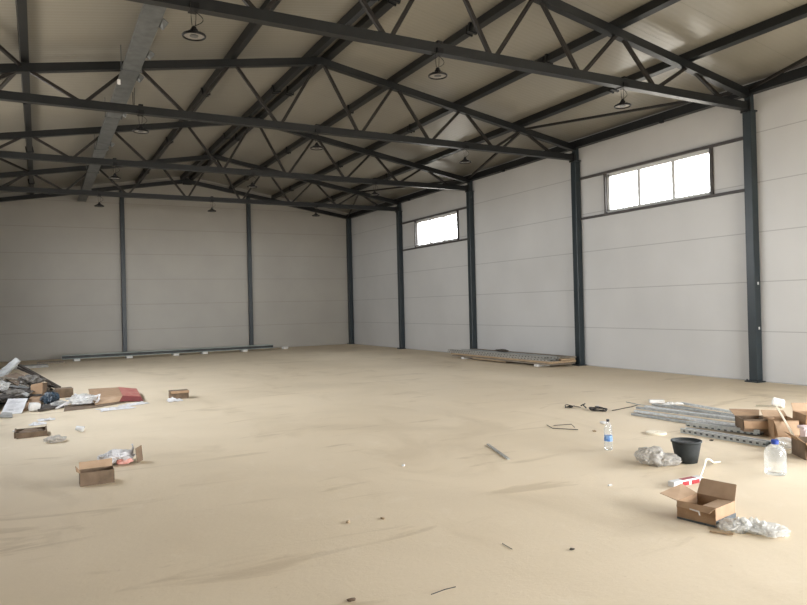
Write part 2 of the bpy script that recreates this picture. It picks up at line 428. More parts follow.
# ------------------------------------------------------------------ trusses
TN = [0, 1.76, 3.47, 5.2, W, W + 1.8, W + 3.56, W + 5.3, 2 * W]      # top nodes, distance from right wall
def truss(y, label):
    t = thing('roof_truss', label, 'truss', (-W, y, HB))
    w, h = .13, .14
    m = MB()
    m.beam((-.12, y, HE - .01), (-W - .03, y, HR), w, h); m.beam((XL + .12, y, HE - .01), (-W + .03, y, HR), w, h)
    m.build('top_chord', M['steel'], t)
    m = MB(); m.beam((-.12, y, HB), (XL + .12, y, HB), w, h); m.build('bottom_chord', M['steel'], t)
    for i in range(1, 8):
        a = TN[i]; hz = roof(-a) - h / 2
        for s in (-1, 1):
            j = i + s
            if i == 4 and s == 0: continue
            bx = (TN[i] + TN[j]) / 2 - s * .05
            if j == 0 and i == 1: bx = .88 + .0
            if j == 8: bx = 2 * W - .88
            m = MB(); m.beam((-a - s * .07, y, hz + .02), (-bx, y, HB + h / 2 - .02), .055, .055, (0, 1, 0))
            m.build('web_brace', M['steel_brown'], t)
    for x in (-.20, XL + .20):
        m = MB(); m.box((x, y, HB), (.02, .20, .22)); m.build('end_plate', M['steel'], t)
    return t
base = truss(0, 'nearest roof truss, its bottom chord sloping down to the column right of the large window')
for i, lb in ((1, 'second roof truss from the camera, ending left of the large window'), (2, 'third roof truss from the camera, ending at the column right of the small window'),
              (3, 'farthest roof truss, just in front of the back wall')):
    dup(base, (-W, i * D, HB), lb)
# gable rafter on the back wall
t = thing('gable_rafter', 'dark steel rafter following the roof slope along the back wall top', 'beam', (-W, YB - .08, HR))
m = MB(); m.beam((-.1, YB - .08, HE + .02), (-W, YB - .08, HR + .01), .14, .14); m.build('right_rafter', M['steel'], t)
m = MB(); m.beam((XL + .1, YB - .08, HE + .02), (-W, YB - .08, HR + .01), .14, .14); m.build('left_rafter', M['steel'], t)
m = MB(); m.box((-W, YB - .16, HR - .02), (.34, .02, .26)); m.build('ridge_plate', M['steel'], t)

# ------------------------------------------------------------------ purlins
def purlin(a, label, w=.12, off=0., y0=YF + .02, y1=YB - .02, clips=True, nm='roof_purlin'):
    x = -a; z = roof(x) + .07 + .08
    rot = Matrix.Rotation(SL if a < W else -SL, 3, 'Y')
    t = thing(nm, label, 'purlin', (x, (y0 + y1) / 2, z))
    m = MB(); m.box((x, (y0 + y1) / 2, z), (w, y1 - y0, .15), rot); m.build('beam', M['steel'], t)
    if clips:
        for y in (1.75, 7.12, 11.85, 16.6):
            m = MB(); m.box((x, y, z - .01), (w + .06, .05, .17), rot); m.box((x, y + .11, z - .015), (w + .03, .03, .16), rot); m.build('splice_clip', M['steel'], t)
    return t
purlin(TN[1], 'first dark roof purlin in from the right wall')
purlin(TN[2], 'second dark roof purlin in from the right wall')
purlin(TN[3], 'third dark roof purlin in from the right wall, just right of the ridge')
purlin(W - .17, 'right-hand purlin of the close pair along the roof ridge', .13)
purlin(W + .17, 'left-hand purlin of the close pair along the roof ridge', .13)
purlin(TN[5], 'dark roof purlin between the ridge and the grey cable tray')
purlin(TN[6], 'dark roof purlin running just above the grey cable tray')
purlin(TN[7], 'leftmost visible roof purlin, running beyond the grey cable tray')
for x, lb in ((-.10, 'heavy eave beam along the top of the right wall'), (XL + .10, 'heavy eave beam along the top of the left wall')):
    t = thing('eave_beam', lb, 'beam', (x, 2.4, HE + .09))
    m = MB(); m.box((x, (YF + YB) / 2, HE + .07), (.14, YB - YF - .04, .18)); m.build('beam', M['steel'], t)
    for k in range(4):
        y = 1.98 + k * D * 1.19
        if y > YB - 1: continue
        m = MB(); m.box((x + (-.08 if x > -1 else .08), y, HE + .0), (.05, .09, .14)); m.build('hanging_clip', M['steel'], t)
# wind bracing in the roof plane beside both eaves
def brace(x0, y0, x1, y1, lb):
    m = MB(); m.beam((x0, y0, roof(x0) + .02), (x1, y1, roof(x1) + .02), .05, .05); c = ((x0 + x1) / 2, (y0 + y1) / 2, (roof(x0) + roof(x1)) / 2)
    return single(m, 'wind_brace', M['steel_brown'], lb, 'brace', c)
xr, xe = -TN[1] + .05, -.20
brace(xr, D, xe, .1, 'thin diagonal wind brace above the large window')
brace(xr, D, xe, 2 * D - .1, 'thin diagonal wind brace above the blank bay between the two windows')
brace(xr, 3 * D, xe, 2 * D + .1, 'thin diagonal wind brace above the small far window')
brace(xr, 3 * D, xe, YB - .25, 'thin diagonal wind brace in the far right corner of the roof')
brace(xr, -D, xe, -.1, 'thin diagonal wind brace at the top right, this side of the nearest column')
xl, xf = -TN[7] - .05, XL + .20
brace(xl, D, xf, .1, 'thin diagonal wind brace at the top left, nearest the camera')
brace(xl, D, xf, 2 * D - .1, 'thin diagonal wind brace on the left between second and third trusses')
brace(xl, 3 * D, xf, 2 * D + .1, 'thin diagonal wind brace on the left beyond the third truss')
brace(xl, 3 * D, xf, YB - .25, 'thin diagonal wind brace in the far left corner of the roof')

# ------------------------------------------------------------------ window girts and posts
for k, (a, b, lb) in enumerate(((0, D, 'large near window'), (2 * D, 3 * D, 'small far window'))):
    for z, nm in ((4.685, 'above'), (3.68, 'below')):
        m = MB(); m.box((-.03, (a + b) / 2, z), (.055, b - a - .17, .055))
        single(m, 'wall_girt', M['girt'], 'thin dark horizontal rail ' + nm + ' the ' + lb, 'rail', (-.03, (a + b) / 2, z))
    for y, nm in ((WIN[k][0] - .035, 'right'), (WIN[k][1] + .035, 'left')):
        m = MB(); m.box((-.03, y, 4.1825), (.055, .05, .95))
        single(m, 'window_post', M['girt'], 'short dark upright at the %s side of the %s' % (nm, lb), 'post', (-.03, y, 3.7))

# ------------------------------------------------------------------ high-bay lamps
LZ = 4.855
def lamp(x, y, lb):
    t = thing('high_bay_lamp', lb, 'lamp', (x, y, LZ), 'round black high-bay lamps hanging from the trusses')
    m = MB(); m.lathe((x, y, LZ), [(.118, .016), (.134, .014), (.141, .002), (.134, -.012), (.122, -.014), (.116, -.004), (.116, .012)], 36, False, False); rm = m.build('rim', M['lamp'], t, smooth=True)
    m = MB(); m.lathe((x, y, LZ), [(.120, .008), (.120, .002)], 36); m.build('lens', M['lens'], rm)
    m = MB(); m.lathe((x, y, LZ - .002), [(.05, .003), (.05, -.003)], 24); m.build('led_plate', M['tray'], rm)
    m = MB(); m.lathe((x, y, LZ), [(.10, .010), (.045, .03), (.045, .075), (.032, .08), (.028, .105), (.010, .12)], 20)
    for k in range(10):
        a = k * PI / 5; m.box((x + .055 * math.cos(a), y + .055 * math.sin(a), LZ + .03), (.06, .006, .03), Matrix.Rotation(a, 3, 'Z'))
    m.build('heat_sink', M['lamp'], t)
    m = MB(); m.tube([(x - .02, y, LZ + .12), (x - .028, y, LZ + .2), (x - .03, y, HB - .08)], .004, 6); m.tube([(x + .02, y, LZ + .12), (x + .026, y, LZ + .2), (x + .03, y, HB - .08)], .004, 6); m.build('suspension_wire', M['cable'], t)
    m = MB(); pts = [Vector((x + .01 + .10 * math.sin(s * PI), y, LZ + .12 + s * (HB - .08 - LZ - .12))) for s in [i / 10 for i in range(11)]]
    m.tube(pts, .0045, 6); m.build('power_cable', M['cable'], t)
    m = MB(); m.box((x, y, HB - .045), (.10, .18, .07)); m.box((x, y, HB + .08), (.08, .17, .03)); m.build('clamp', M['lamp'], t)
    return t
rows = [(-10.40, 'left row'), (-7.03, 'middle row'), (-3.42, 'right row')]
far = ['nearest', 'second nearest', 'third', 'farthest']
first = None
for x, rn in rows:
    for k in range(4):
        lb = 'round black high-bay lamp, %s of the %s' % (far[k], rn)
        if first is None: first = lamp(x, 0, lb)
        else: dup(first, (x, k * D, LZ), lb)

# ------------------------------------------------------------------ cable tray under the left purlin
t = thing('cable_tray', 'long grey perforated cable tray hung under the left roof slope', 'cable tray', (-10.62, 2.4, 5.66))
xt, zt, wt = -10.63, 5.68, .27
y0, y1 = -9., YB - .05
m = MB(); m.box((xt, (y0 + y1) / 2, zt), (wt, y1 - y0, .012)); m.box((xt - wt / 2, (y0 + y1) / 2, zt + .03), (.01, y1 - y0, .06)); m.box((xt + wt / 2, (y0 + y1) / 2, zt + .03), (.01, y1 - y0, .06)); m.build('tray', M['tray'], t)
for k in range(7):
    y = -2.2 + k * 3.1
    if y > y1: continue
    m = MB(); m.box((xt, y, zt + .0), (wt + .06, .05, .03)); m.box((xt + wt / 2 + .03, y, zt + .2), (.012, .03, .42)); m.box((xt - wt / 2 - .02, y, zt + .2), (.012, .03, .42)); m.build('hanger', M['tray'], t)
for k, y in enumerate((1.7, 3.0, 4.2, 6.6, 9.4)):
    m = MB(); m.slab([(xt + wt / 2, y, zt + .05), (xt + wt / 2 + .11, y + .05, zt + .0), (xt + wt / 2 + .06, y + .22, zt - .05), (xt + wt / 2, y + .3, zt + .03)], .008); m.build('loose_flap', M['tray'], t)
m = MB(); m.slab([(xt - wt / 2 - .05, 4.35, 5.62), (xt - wt / 2 + .0, 4.35, 5.62), (xt - wt / 2 + .0, 4.35, 5.53), (xt - wt / 2 - .05, 4.35, 5.53)], .004); m.build('white_tag', M['paper'], t)
m = MB(); m.tube([(xt + wt / 2 + .02, 4.9 + .02 * i, zt - .5 * math.sin(i / 14 * PI) * .9) for i in range(15)], .006, 6)
m.build('hanging_cable_loop', M['cable'], t)

# ------------------------------------------------------------------ steel beams lying along the back wall
def ibeam(a, b, lb, z):
    a, b = Vector(a), Vector(b); d = (b - a).normalized(); n = d.cross(Vector((0, 0, 1)))
    m = MB(); c = Vector((0, 0, 0))
    m.beam(a + Vector((0, 0, z + .125)), b + Vector((0, 0, z + .125)), .13, .03)
    m.beam(a + Vector((0, 0, z + .012)), b + Vector((0, 0, z + .012)), .13, .024)
    o = thing('steel_beam', lb, 'beam', (((a + b) / 2).x, ((a + b) / 2).y, z))
    m.build('flanges', M['beam_grey'], o)
    m = MB(); m.beam(a + Vector((0, 0, z + .065)), b + Vector((0, 0, z + .065)), .02, .10); m.build('web', M['beam_dark'], o)
    return o
A, B = Vector((-11.42, 17.30, 0)), Vector((-4.02, 17.72, 0))
dn = Vector((-.057, .998, 0))
ibeam(A, B, 'long pale steel beam on white blocks along the back wall, the front one', .075)
ibeam(A + dn * .2 + Vector((.3, 0, 0)), B + dn * .2 + Vector((.1, 0, 0)), 'long pale steel beam lying just behind the front one by the back wall', .075)
blk = ['white block under the left end of the long beams', 'second white block from the left under the long beams', 'middle white block under the long beams',
       'second white block from the right under the long beams', 'white block under the right end of the long beams']
for s, lb in zip((.06, .285, .50, .64, .845), blk):
    p = A.lerp(B, s) + dn * .06
    m = MB(); m.box((p.x, p.y, .036), (.19, .42, .072), Matrix.Rotation(.06, 3, 'Z')); single(m, 'support_block', M['foam'], lb, 'block', (p.x, p.y, 0), bevel=.006)
m = MB(); m.box((-3.45, 17.9, .045), (.22, .14, .09), Matrix.Rotation(.4, 3, 'Z')); single(m, 'foam_block', M['foam'], 'lone white foam block on the floor right of the long beams', 'block', (-3.45, 17.9, 0), bevel=.006)
m = MB(); m.box((-12.35, 15.2, .04), (.95, .5, .08), Matrix.Rotation(.1, 3, 'Z')); single(m, 'insulation_slab', M['white_board'], 'flat pale slab on the floor left of the long beams', 'slab', (-12.35, 15.2, 0), bevel=.006)
m = MB(); m.box((-11.75, 16.7, .03), (.8, .3, .06), Matrix.Rotation(-.05, 3, 'Z')); single(m, 'floor_plank', M['wood_grey'], 'grey plank on the floor between pale slab and long beams', 'plank', (-11.75, 16.7, 0))

# ------------------------------------------------------------------ stack of profiles and boards by the right wall
PX0, PX1, PY0, PY1 = -1.1, -.27, 4.72, 9.5
stack = [
    ('floor_board', 'lowest wide board of the stack by the right wall', M['wood_grey'], -.70, 6.95, .80, 4.4, .055, .035, .01),
    ('wide_board', 'second board up in the stack by the right wall, raw end showing', M['wood'], -.68, 7.0, .82, 4.6, .10, .045, -.008),
    ('perforated_profile', 'galvanised perforated profile in the middle layer at the front of the stack', M['galv'], -1.0, 7.15, .12, 4.7, .148, .045, .0),
    ('perforated_profile', 'galvanised perforated profile in the middle layer behind the front one', M['galv'], -.84, 7.05, .12, 4.5, .148, .045, .006),
    ('timber_plank', 'raw timber plank in the middle layer of the wall stack', M['wood'], -.50, 6.95, .44, 4.4, .150, .045, .004),
    ('perforated_profile', 'galvanised perforated profile in the top layer at the front of the stack', M['galv'], -.96, 7.3, .10, 4.5, .198, .04, -.004),
    ('perforated_profile', 'galvanised perforated profile in the top layer behind the front one', M['galv'], -.80, 6.9, .10, 4.2, .198, .04, .008),
    ('steel_profile', 'dull steel profile lying on the wall stack beside the timber', M['galv'], -.62, 7.2, .10, 4.3, .198, .04, -.01),
    ('timber_plank', 'topmost weathered timber plank of the wall stack', M['wood_grey'], -.40, 6.9, .24, 4.4, .20, .04, .006),
]
for nm, lb, mt, x, y, w, L, z, h, r in stack:
    rot = Matrix.Rotation(r, 3, 'Z')
    if 'profile' in nm:
        o = thing(nm, lb, 'metal profile', (x, y, z))
        m = MB(); m.box((x, y, z), (w, L, .006), rot)
        m.box((x - w / 2, y, z + h / 2), (.006, L, h), rot); m.box((x + w / 2, y, z + h / 2), (.006, L, h), rot)
        m.box((x - w / 2 + .012, y, z + h), (.03, L, .006), rot); m.box((x + w / 2 - .012, y, z + h), (.03, L, .006), rot); m.build('channel', M['slotted'] if nm == 'perforated_profile' else mt, o)
    else:
        m = MB(); m.box((x, y, z + h / 2), (w, L, h), rot); single(m, nm, mt, lb, 'board', (x, y, z), bevel=.004)
for y, lb in ((5.25, 'white block under the near part of the wall stack'), (8.6, 'white block under the far end of the wall stack')):
    m = MB(); m.box((-.90, y, .027), (.42, .14, .054)); single(m, 'support_block', M['foam'], lb, 'block', (-.90, y, 0), bevel=.004)
m = MB(); m.crumple((-.55, 7.4, .24), (.18, .5, .07), 3, 3); single(m, 'work_glove', M['dark'], 'dark crumpled rag lying on top of the wall stack', 'rag', (-.55, 7.4, .24)).name = 'dark_rag'
m = MB(); m.slab([(-1.22, 7.9, .075), (-1.14, 6.5, .055), (-1.10, 6.5, .055), (-1.16, 7.9, .075)], .02); single(m, 'wood_lath', M['wood'], 'short pale lath jutting from the front of the wall stack', 'lath', (-1.16, 7.2, .05))

# ------------------------------------------------------------------ cartons
def carton(name, label, c, L, Wd, H, rz, flaps, mats=('card', 'card_in'), band=False, th=.005, flen=None):
    """open box; flaps = angle from vertical for sides +x,-x,+y,-y (0 up, 90 out flat, -80 folded in)"""
    c = Vector(c); R = Matrix.Rotation(rz, 3, 'Z')
    t = thing(name, label, 'box', c)
    m = MB()
    def bx(p, s): m.box(c + R @ Vector(p), s, R)
    bx((0, 0, th / 2), (L, Wd, th)); bx((L / 2, 0, H / 2), (th, Wd, H)); bx((-L / 2, 0, H / 2), (th, Wd, H)); bx((0, Wd / 2, H / 2), (L, th, H)); bx((0, -Wd / 2, H / 2), (L, th, H))
    m.build('carton_body', M[mats[0]], t)
    for i, a in enumerate(flaps):
        if a is None: continue
        sx, sy = ((1, 0), (-1, 0), (0, 1), (0, -1))[i]
        fl = (flen[i] if flen else (Wd / 2 if i < 2 else Wd / 2)); wd = Wd if i < 2 else L
        an = math.radians(a); out = Vector((sx, sy, 0)); al = Vector((sy, sx, 0))
        hinge = Vector((sx * L / 2, sy * Wd / 2, H)); tip = hinge + out * math.sin(an) * fl + Vector((0, 0, math.cos(an) * fl))
        q = [hinge - al * wd / 2, hinge + al * wd / 2, tip + al * wd / 2 * .97, tip - al * wd / 2 * .97]
        m = MB(); m.slab([c + R @ p for p in q], th * .8); m.build('flap', M[mats[1]], t)
    if band:
        m = MB()
        for p, s in (((L / 2 + .004, 0, .022), (.004, Wd + .008, .044)), ((0, -Wd / 2 - .004, .010), (L + .006, .003, .018))):
            m.box(c + R @ Vector(p), s, R)
        m.build('grey_tape', M['grey_tape'], t)
        m = MB(); m.slab([c + R @ Vector(p) for p in ((-.02, -Wd / 2 - .006, H - .005), (.035, -Wd / 2 - .008, H - .02), (.04, -Wd / 2 - .012, H - .05), (.028, -Wd / 2 - .008, H - .045), (.02, -Wd / 2 - .008, H - .025), (-.01, -Wd / 2 - .006, H - .018))], .002)
        m.build('torn_tape', M['paper'], t)
    return t
# corners on the floor: left (-8.02,-4.74), near (-7.97,-5.02), right (-7.69,-4.98)
def big_carton():
    # local +x runs from the left corner to the near corner; +y towards the far side
    e1 = Vector((.05, -.28, 0)); rz = math.atan2(e1.y, e1.x)
    c = Vector((-7.83, -4.865, 0))
    # +x = near/right-hand corner side (towards the camera), -x = far side, +y = right side, -y = left side
    return c, rz
c, rz = big_carton()
t = carton('open_carton', 'open brown cardboard carton with raised flaps, at the front right of the floor', c, .285, .285, .132, rz, (None, None, None, None))
R = Matrix.Rotation(rz, 3, 'Z')
def cw(x, y, z): return c + R @ Vector((x, y, z))
h = .1425; Z = .132
m = MB(); m.slab([cw(-h, h, Z), cw(h, h, Z), cw(h - .01, h + .055, Z + .105), cw(-h + .005, h + .055, Z + .105)], .004); m.build('far_flap', M['card_in'], t)
m = MB(); m.slab([cw(-h, -h, Z), cw(-h, h, Z), cw(-h - .13, h + .01, Z + .045), cw(-h - .13, -h - .01, Z + .03)], .004); m.build('left_flap', M['card_in'], t)
m = MB(); m.slab([cw(h, -h + .02, Z), cw(h, h - .005, Z), cw(h - .12, h - .01, Z - .012), cw(h - .12, -h + .05, Z - .012)], .004); m.build('right_flap', M['card_in'], t)
m = MB(); m.slab([cw(-h, -h, Z + .002), cw(h, -h, Z + .002), cw(h - .02, -h - .045, Z - .03), cw(-h + .02, -h - .045, Z - .03)], .004); m.build('near_flap', M['card'], t)
m = MB(); m.box(cw(h + .004, 0, .024), (.004, .285, .044), R); m.box(cw(0, -h - .004, .008), (.285, .004, .014), R); m.build('grey_tape', M['grey_tape'], t)
m = MB(); m.slab([cw(-.02, -h - .05, Z - .022), cw(.05, -h - .05, Z - .026), cw(.06, -h - .052, Z - .055), cw(.05, -h - .052, Z - .055), cw(.045, -h - .05, Z - .036), cw(-.02, -h - .05, Z - .03)], .002); m.build('torn_tape', M['paper'], t)

# small open carton, left foreground
e = Vector((-11.47 + 11.76, -1.20 + 1.22, 0)); rz = math.atan2(.0, 1) 
c = Vector((-11.625, -1.15, 0)); t = thing('open_carton', 'small open cardboard box with a raised back flap, alone in the left foreground', 'box', c)
L, Wd, H = .29, .17, .125
m = MB()
for p, s in (((0, 0, .003), (L, Wd, .006)), ((0, -Wd / 2, H / 2), (L, .005, H)), ((0, Wd / 2, H / 2), (L, .005, H)), ((L / 2, 0, H / 2), (.005, Wd, H)), ((-L / 2, 0, H / 2), (.005, Wd, H))): m.box(c + Vector(p), s)
m.build('carton_body', M['card_dark'], t)
m = MB(); m.slab([c + Vector(p) for p in ((-L / 2, Wd / 2, H), (L / 2, Wd / 2, H), (L / 2 + .0, Wd / 2 + .02, H + .07), (-L / 2, Wd / 2 + .02, H + .065))], .004); m.build('back_flap', M['card_in'], t)
m = MB(); m.slab([c + Vector(p) for p in ((-L / 2, -Wd / 2, H), (-L / 2, Wd / 2, H), (-L / 2 - .03, Wd / 2, H + .04), (-L / 2 - .03, -Wd / 2 + .02, H + .02))], .004); m.build('side_flap', M['card'], t)
m = MB(); m.crumple(c + Vector((0, 0, .006)), (.22, .13, .06), 5, 3); single(m, 'box_stuffing', M['paper'], 'crumpled pale paper inside the small box in the left foreground', 'paper', c + Vector((0, 0, .006)))

# plastic bag and scrap behind that box
t = thing('plastic_bag', 'white plastic bag with a faded red print, behind the small foreground box', 'bag', (-11.36, -.38, 0))
m = MB(); m.crumple((-11.37, -.36, .0), (.33, .30, .135), 2, 5, .30, 2.0, .2); m.build('bag_body', M['bag_white'], t)
m = MB(); m.tube([(-11.23, -.40, .10), (-11.215, -.39, .15), (-11.225, -.40, .19)], .013, 8); m.build('twisted_handle', M['bag_white'], t)
m = MB(); m.crumple((-11.32, -.50, .008), (.15, .05, .06), 8, 3); m.build('red_print', M['bag_red'], t)
m = MB(); m.slab([(-11.19, -.52, .012), (-11.12, -.42, .012), (-11.13, -.40, .17), (-11.20, -.50, .16)], .006); single(m, 'cardboard_offcut', M['card_dark'], 'upright brown cardboard offcut leaning on the white plastic bag', 'cardboard', (-11.16, -.46, 0))

# small closed carton mid-left with crumpled paper
t = thing('small_carton', 'small brown carton standing alone between debris heap and hall centre', 'box', (-9.84, 4.78, 0))
m = MB(); m.box((-9.84, 4.78, .075), (.33, .22, .15), Matrix.Rotation(-.05, 3, 'Z')); m.build('carton_body', M['card_dark'], t, bevel=.004)
m = MB(); m.slab([(-10.0, 4.66, .151), (-9.68, 4.64, .151), (-9.68, 4.62, .11), (-9.99, 4.64, .11)], .004); m.build('front_flap', M['card'], t)
m = MB(); m.sheet((-9.97, 4.42, 0), (.26, .22), 4, 14, .05); single(m, 'crumpled_paper', M['paper'], 'white crumpled paper in front of the lone small carton', 'paper', (-9.97, 4.42, 0), solid=.002)

# ------------------------------------------------------------------ debris heap on the left
m = MB(); m.crumple((-12.80, 7.1, -.02), (1.55, 3.2, .27), 11, 5, .42, 2.6)
for k in range(260):
    a = random.uniform(0, 2 * PI); r = random.random() ** .6
    x, y = -12.75 + .95 * r * math.cos(a), 7.0 + 1.75 * r * math.sin(a)
    z = .30 * (1 - r) + random.uniform(.02, .10); ln = random.uniform(.06, .30)
    m.box((x, y, z), (ln, random.uniform(.015, .08), random.uniform(.004, .02)), Euler((random.uniform(-.7, .7), random.uniform(-.6, .6), random.uniform(0, PI))).to_matrix(), mi=random.choice((0, 0, 0, 1, 1, 2, 2, 3)))
o = m.build('scrap_heap', [M['dark'], M['greyscrap'], M['wood_grey'], M['white_board']], origin=(-12.75, 7.1, 0)); tag(o, 'dark tangled base of the debris heap on the left edge', 'rubble', kind='stuff')
def board(name, pts, t_, mt, lb, cat='board'):
    c = sum((Vector(p) for p in pts), Vector()) / len(pts)
    m = MB(); m.slab(pts, t_); return single(m, name, M[mt], lb, cat, c)
board('white_board', [(-13.10, 7.9, .20), (-12.8, 7.9, .49), (-12.52, 8.1, .72), (-12.44, 8.0, .66), (-12.76, 7.4, .34), (-13.05, 7.2, .08)], .03, 'white_board', 'large whitish board tilted on top of the debris heap')
def bar(name, a, b, w, h, mt, lb, cat='plank'):
    m = MB(); m.beam(a, b, w, h); c = (Vector(a) + Vector(b)) / 2; return single(m, name, M[mt], lb, cat, c)
bar('wood_strip', (-12.48, 9.0, .50), (-11.72, 8.0, .04), .07, .04, 'wood_dark', 'longer dark strip sloping down right from the debris heap')
bar('wood_strip', (-12.50, 8.2, .50), (-11.85, 8.2, .12), .06, .035, 'wood_dark', 'shorter dark strip sloping down beside the longer one on the heap')
bar('wood_strip', (-12.75, 7.2, .40), (-12.15, 7.0, .26), .10, .03, 'wood_grey', 'grey wooden slat lying across the middle of the debris heap')
bar('wood_strip', (-12.55, 7.6, .36), (-11.75, 7.1, .12), .06, .03, 'wood_dark', 'dark flat slat low on the right of the debris heap')
bar('metal_strip', (-12.7, 6.5, .30), (-12.28, 6.3, .24), .03, .02, 'galv', 'thin grey metal strip in the debris heap', 'metal strip')
board('brown_board', [(-12.74, 7.4, .40), (-12.51, 7.8, .43), (-12.12, 7.2, .30), (-12.42, 6.6, .24)], .02, 'card_dark', 'dark brown board under the slats of the debris heap')
t = thing('cardboard_box', 'squashed light brown box upright in the middle of the debris heap', 'box', (-12.14, 6.1, 0))
m = MB(); m.slab([(-12.26, 6.0, .06), (-12.05, 5.95, .06), (-12.03, 6.1, .34), (-12.23, 6.15, .31)], .01); m.build('front_panel', M['card'], t)
m = MB(); m.slab([(-12.23, 6.15, .31), (-12.03, 6.1, .34), (-11.96, 6.5, .30), (-12.15, 6.6, .28)], .008); m.build('top_panel', M['card_in'], t)
m = MB(); m.slab([(-12.05, 5.95, .06), (-11.98, 6.4, .05), (-11.96, 6.5, .30), (-12.03, 6.1, .34)], .008); m.build('side_panel', M['card_dark'], t)
board('cardboard_sheet', [(-12.34, 4.75, .01), (-12.11, 5.0, .01), (-12.02, 5.85, .11), (-12.23, 6.0, .14)], .008, 'card', 'flat brown cardboard sheet at the front of the debris heap', 'cardboard')
t = thing('printed_sheet', 'white printed sheet leaning on the front of the debris heap', 'sheet', (-12.45, 4.75, .02))
P4 = [Vector(p) for p in ((-12.65, 4.5, .012), (-12.35, 4.45, .012), (-12.27, 5.0, .185), (-12.56, 5.08, .195))]
m = MB(); m.slab(P4, .006); m.build('sheet_panel', M['paper'], t)
m = MB()
def on4(u, v, lift=.003):
    a = P4[0].lerp(P4[1], u); b = P4[3].lerp(P4[2], u); return a.lerp(b, v) + Vector((0, -.003, lift))
for i in range(8):
    v = .18 + i * .09; u1 = random.uniform(.5, .85)
    m.slab([on4(.15, v), on4(u1, v), on4(u1, v + .02), on4(.15, v + .02)], .001)
m.slab([on4(.3, .22), on4(.5, .24), on4(.5, .3), on4(.3, .28)], .001)
m.build('faint_print', mat('faint_grey_print', (.72, .71, .71), .7), t)
board('foam_plank', [(-12.46, 5.9, .24), (-12.40, 6.0, .255), (-12.25, 5.5, .21), (-12.29, 5.4, .18)], .02, 'white_board', 'narrow white offcut pointing down above the printed sheet', 'offcut')
m = MB(); m.box((-12.17, 4.62, .075), (.17, .12, .14), Euler((.1, .15, .3)).to_matrix()); single(m, 'foam_lump', M['foam'], 'rounded white foam lump at the foot of the cardboard sheet', 'foam', (-12.17, 4.62, 0), bevel=.03)
m = MB(); m.crumple((-12.72, 6.2, .22), (.26, .4, .18), 21, 4, .4); single(m, 'plastic_wrap', M['film'], 'whitish plastic wrap at the left edge of the debris heap', 'plastic wrap', (-12.72, 6.2, .22))
m = MB(); m.crumple((-12.52, 5.8, .08), (.42, .5, .18), 22, 4, .4); single(m, 'grey_bag', M['greyscrap'], 'grey crumpled bag just above the white printed sheet', 'bag', (-12.52, 5.8, .08))
m = MB(); m.crumple((-11.93, 5.35, 0), (.26, .6, .22), 23, 4, .35); single(m, 'blue_bag', M['bluefilm'], 'dark blue-grey plastic bag at the right side of the debris heap', 'bag', (-11.93, 5.35, 0))
m = MB(); m.crumple((-11.80, 5.0, 0), (.26, .35, .10), 24, 4, .45); single(m, 'plastic_wrap', M['film'], 'milky plastic wrap in front of the dark blue-grey bag', 'plastic wrap', (-11.80, 5.0, 0))
m = MB(); m.box((-11.68, 6.5, .085), (.30, .3, .17), Matrix.Rotation(.08, 3, 'Z')); single(m, 'brown_carton', M['card_dark'], 'dark brown closed carton behind the milky wrap, right of the heap', 'box', (-11.68, 6.5, 0), bevel=.008)
board('dark_board', [(-12.12, 4.45, .035), (-11.72, 4.75, .03), (-11.76, 5.15, .06), (-12.14, 5.0, .06)], .02, 'dark', 'dark flat board on the floor before the dark blue-grey bag')
board('thin_board', [(-12.66, 4.10, .03), (-12.47, 4.0, .02), (-12.48, 4.3, .05), (-12.62, 4.4, .06)], .015, 'white_board', 'pale broken board on the floor under the printed sheet')
m = MB(); m.crumple((-12.25, 7.0, .18), (.4, .5, .22), 25, 4, .5); single(m, 'tangled_mesh', M['greyscrap'], 'grey tangled netting bunched in the middle of the heap', 'netting', (-12.25, 7.0, .18))

# flattened cardboard with red printed end
t = thing('flattened_carton', 'flattened brown carton with a red printed end, right of the debris heap', 'cardboard', (-10.9, 5.1, 0))
m = MB(); m.slab([(-11.30, 5.0, .10), (-10.78, 4.95, .11), (-10.72, 6.3, .13), (-11.25, 6.5, .12)], .01); m.build('top_panel', M['card'], t)
m = MB(); m.slab([(-11.25, 4.7, .02), (-10.85, 4.82, .03), (-10.78, 4.95, .11), (-11.28, 5.0, .10)], .008); m.build('front_panel', M['card_in'], t)
m = MB(); m.slab([(-10.78, 4.95, .115), (-10.48, 4.85, .08), (-10.42, 6.0, .11), (-10.72, 6.3, .135)], .01); m.build('red_panel', M['card_red'], t)
m = MB(); m.slab([(-10.85, 4.82, .03), (-10.46, 4.72, .015), (-10.48, 4.85, .08), (-10.78, 4.95, .11)], .008); m.build('red_edge', mat('deep_red_edge', (.47, .22, .21), .7), t)
board('underlay_sheet', [(-11.75, 4.25, .012), (-11.3, 4.38, .012), (-10.75, 4.75, .014), (-10.95, 5.3, .016), (-11.7, 5.0, .014)], .008, 'card_dark', 'thin brown sheet lying flat under the white film by the flattened carton', 'cardboard')
t = thing('plastic_film', 'white torn plastic film draped between debris heap and flattened carton', 'plastic film', (-11.38, 4.95, 0))
m = MB(); m.crumple((-11.42, 4.95, .03), (.42, .55, .15), 31, 4, .5); m.build('bunched_film', M['film'], t)
m = MB(); m.tube([(-11.55, 5.0, .2), (-11.47, 4.95, .12), (-11.30, 4.9, .12), (-11.16, 4.85, .17), (-11.18, 4.8, .1), (-11.24, 4.78, .02)], .018, 6); m.build('white_edge', M['bag_white'], t)
m = MB(); m.tube([(-11.85, 4.55, .03), (-11.7, 4.75, .08), (-11.56, 4.9, .10), (-11.45, 4.95, .13)], .018, 6); m.build('white_edge', M['bag_white'], t)
m = MB(); m.slab([(-11.62, 4.7, .06), (-11.3, 4.72, .05), (-11.25, 4.9, .14), (-11.5, 4.95, .17)], .006); m.build('white_fold', M['bag_white'], t)
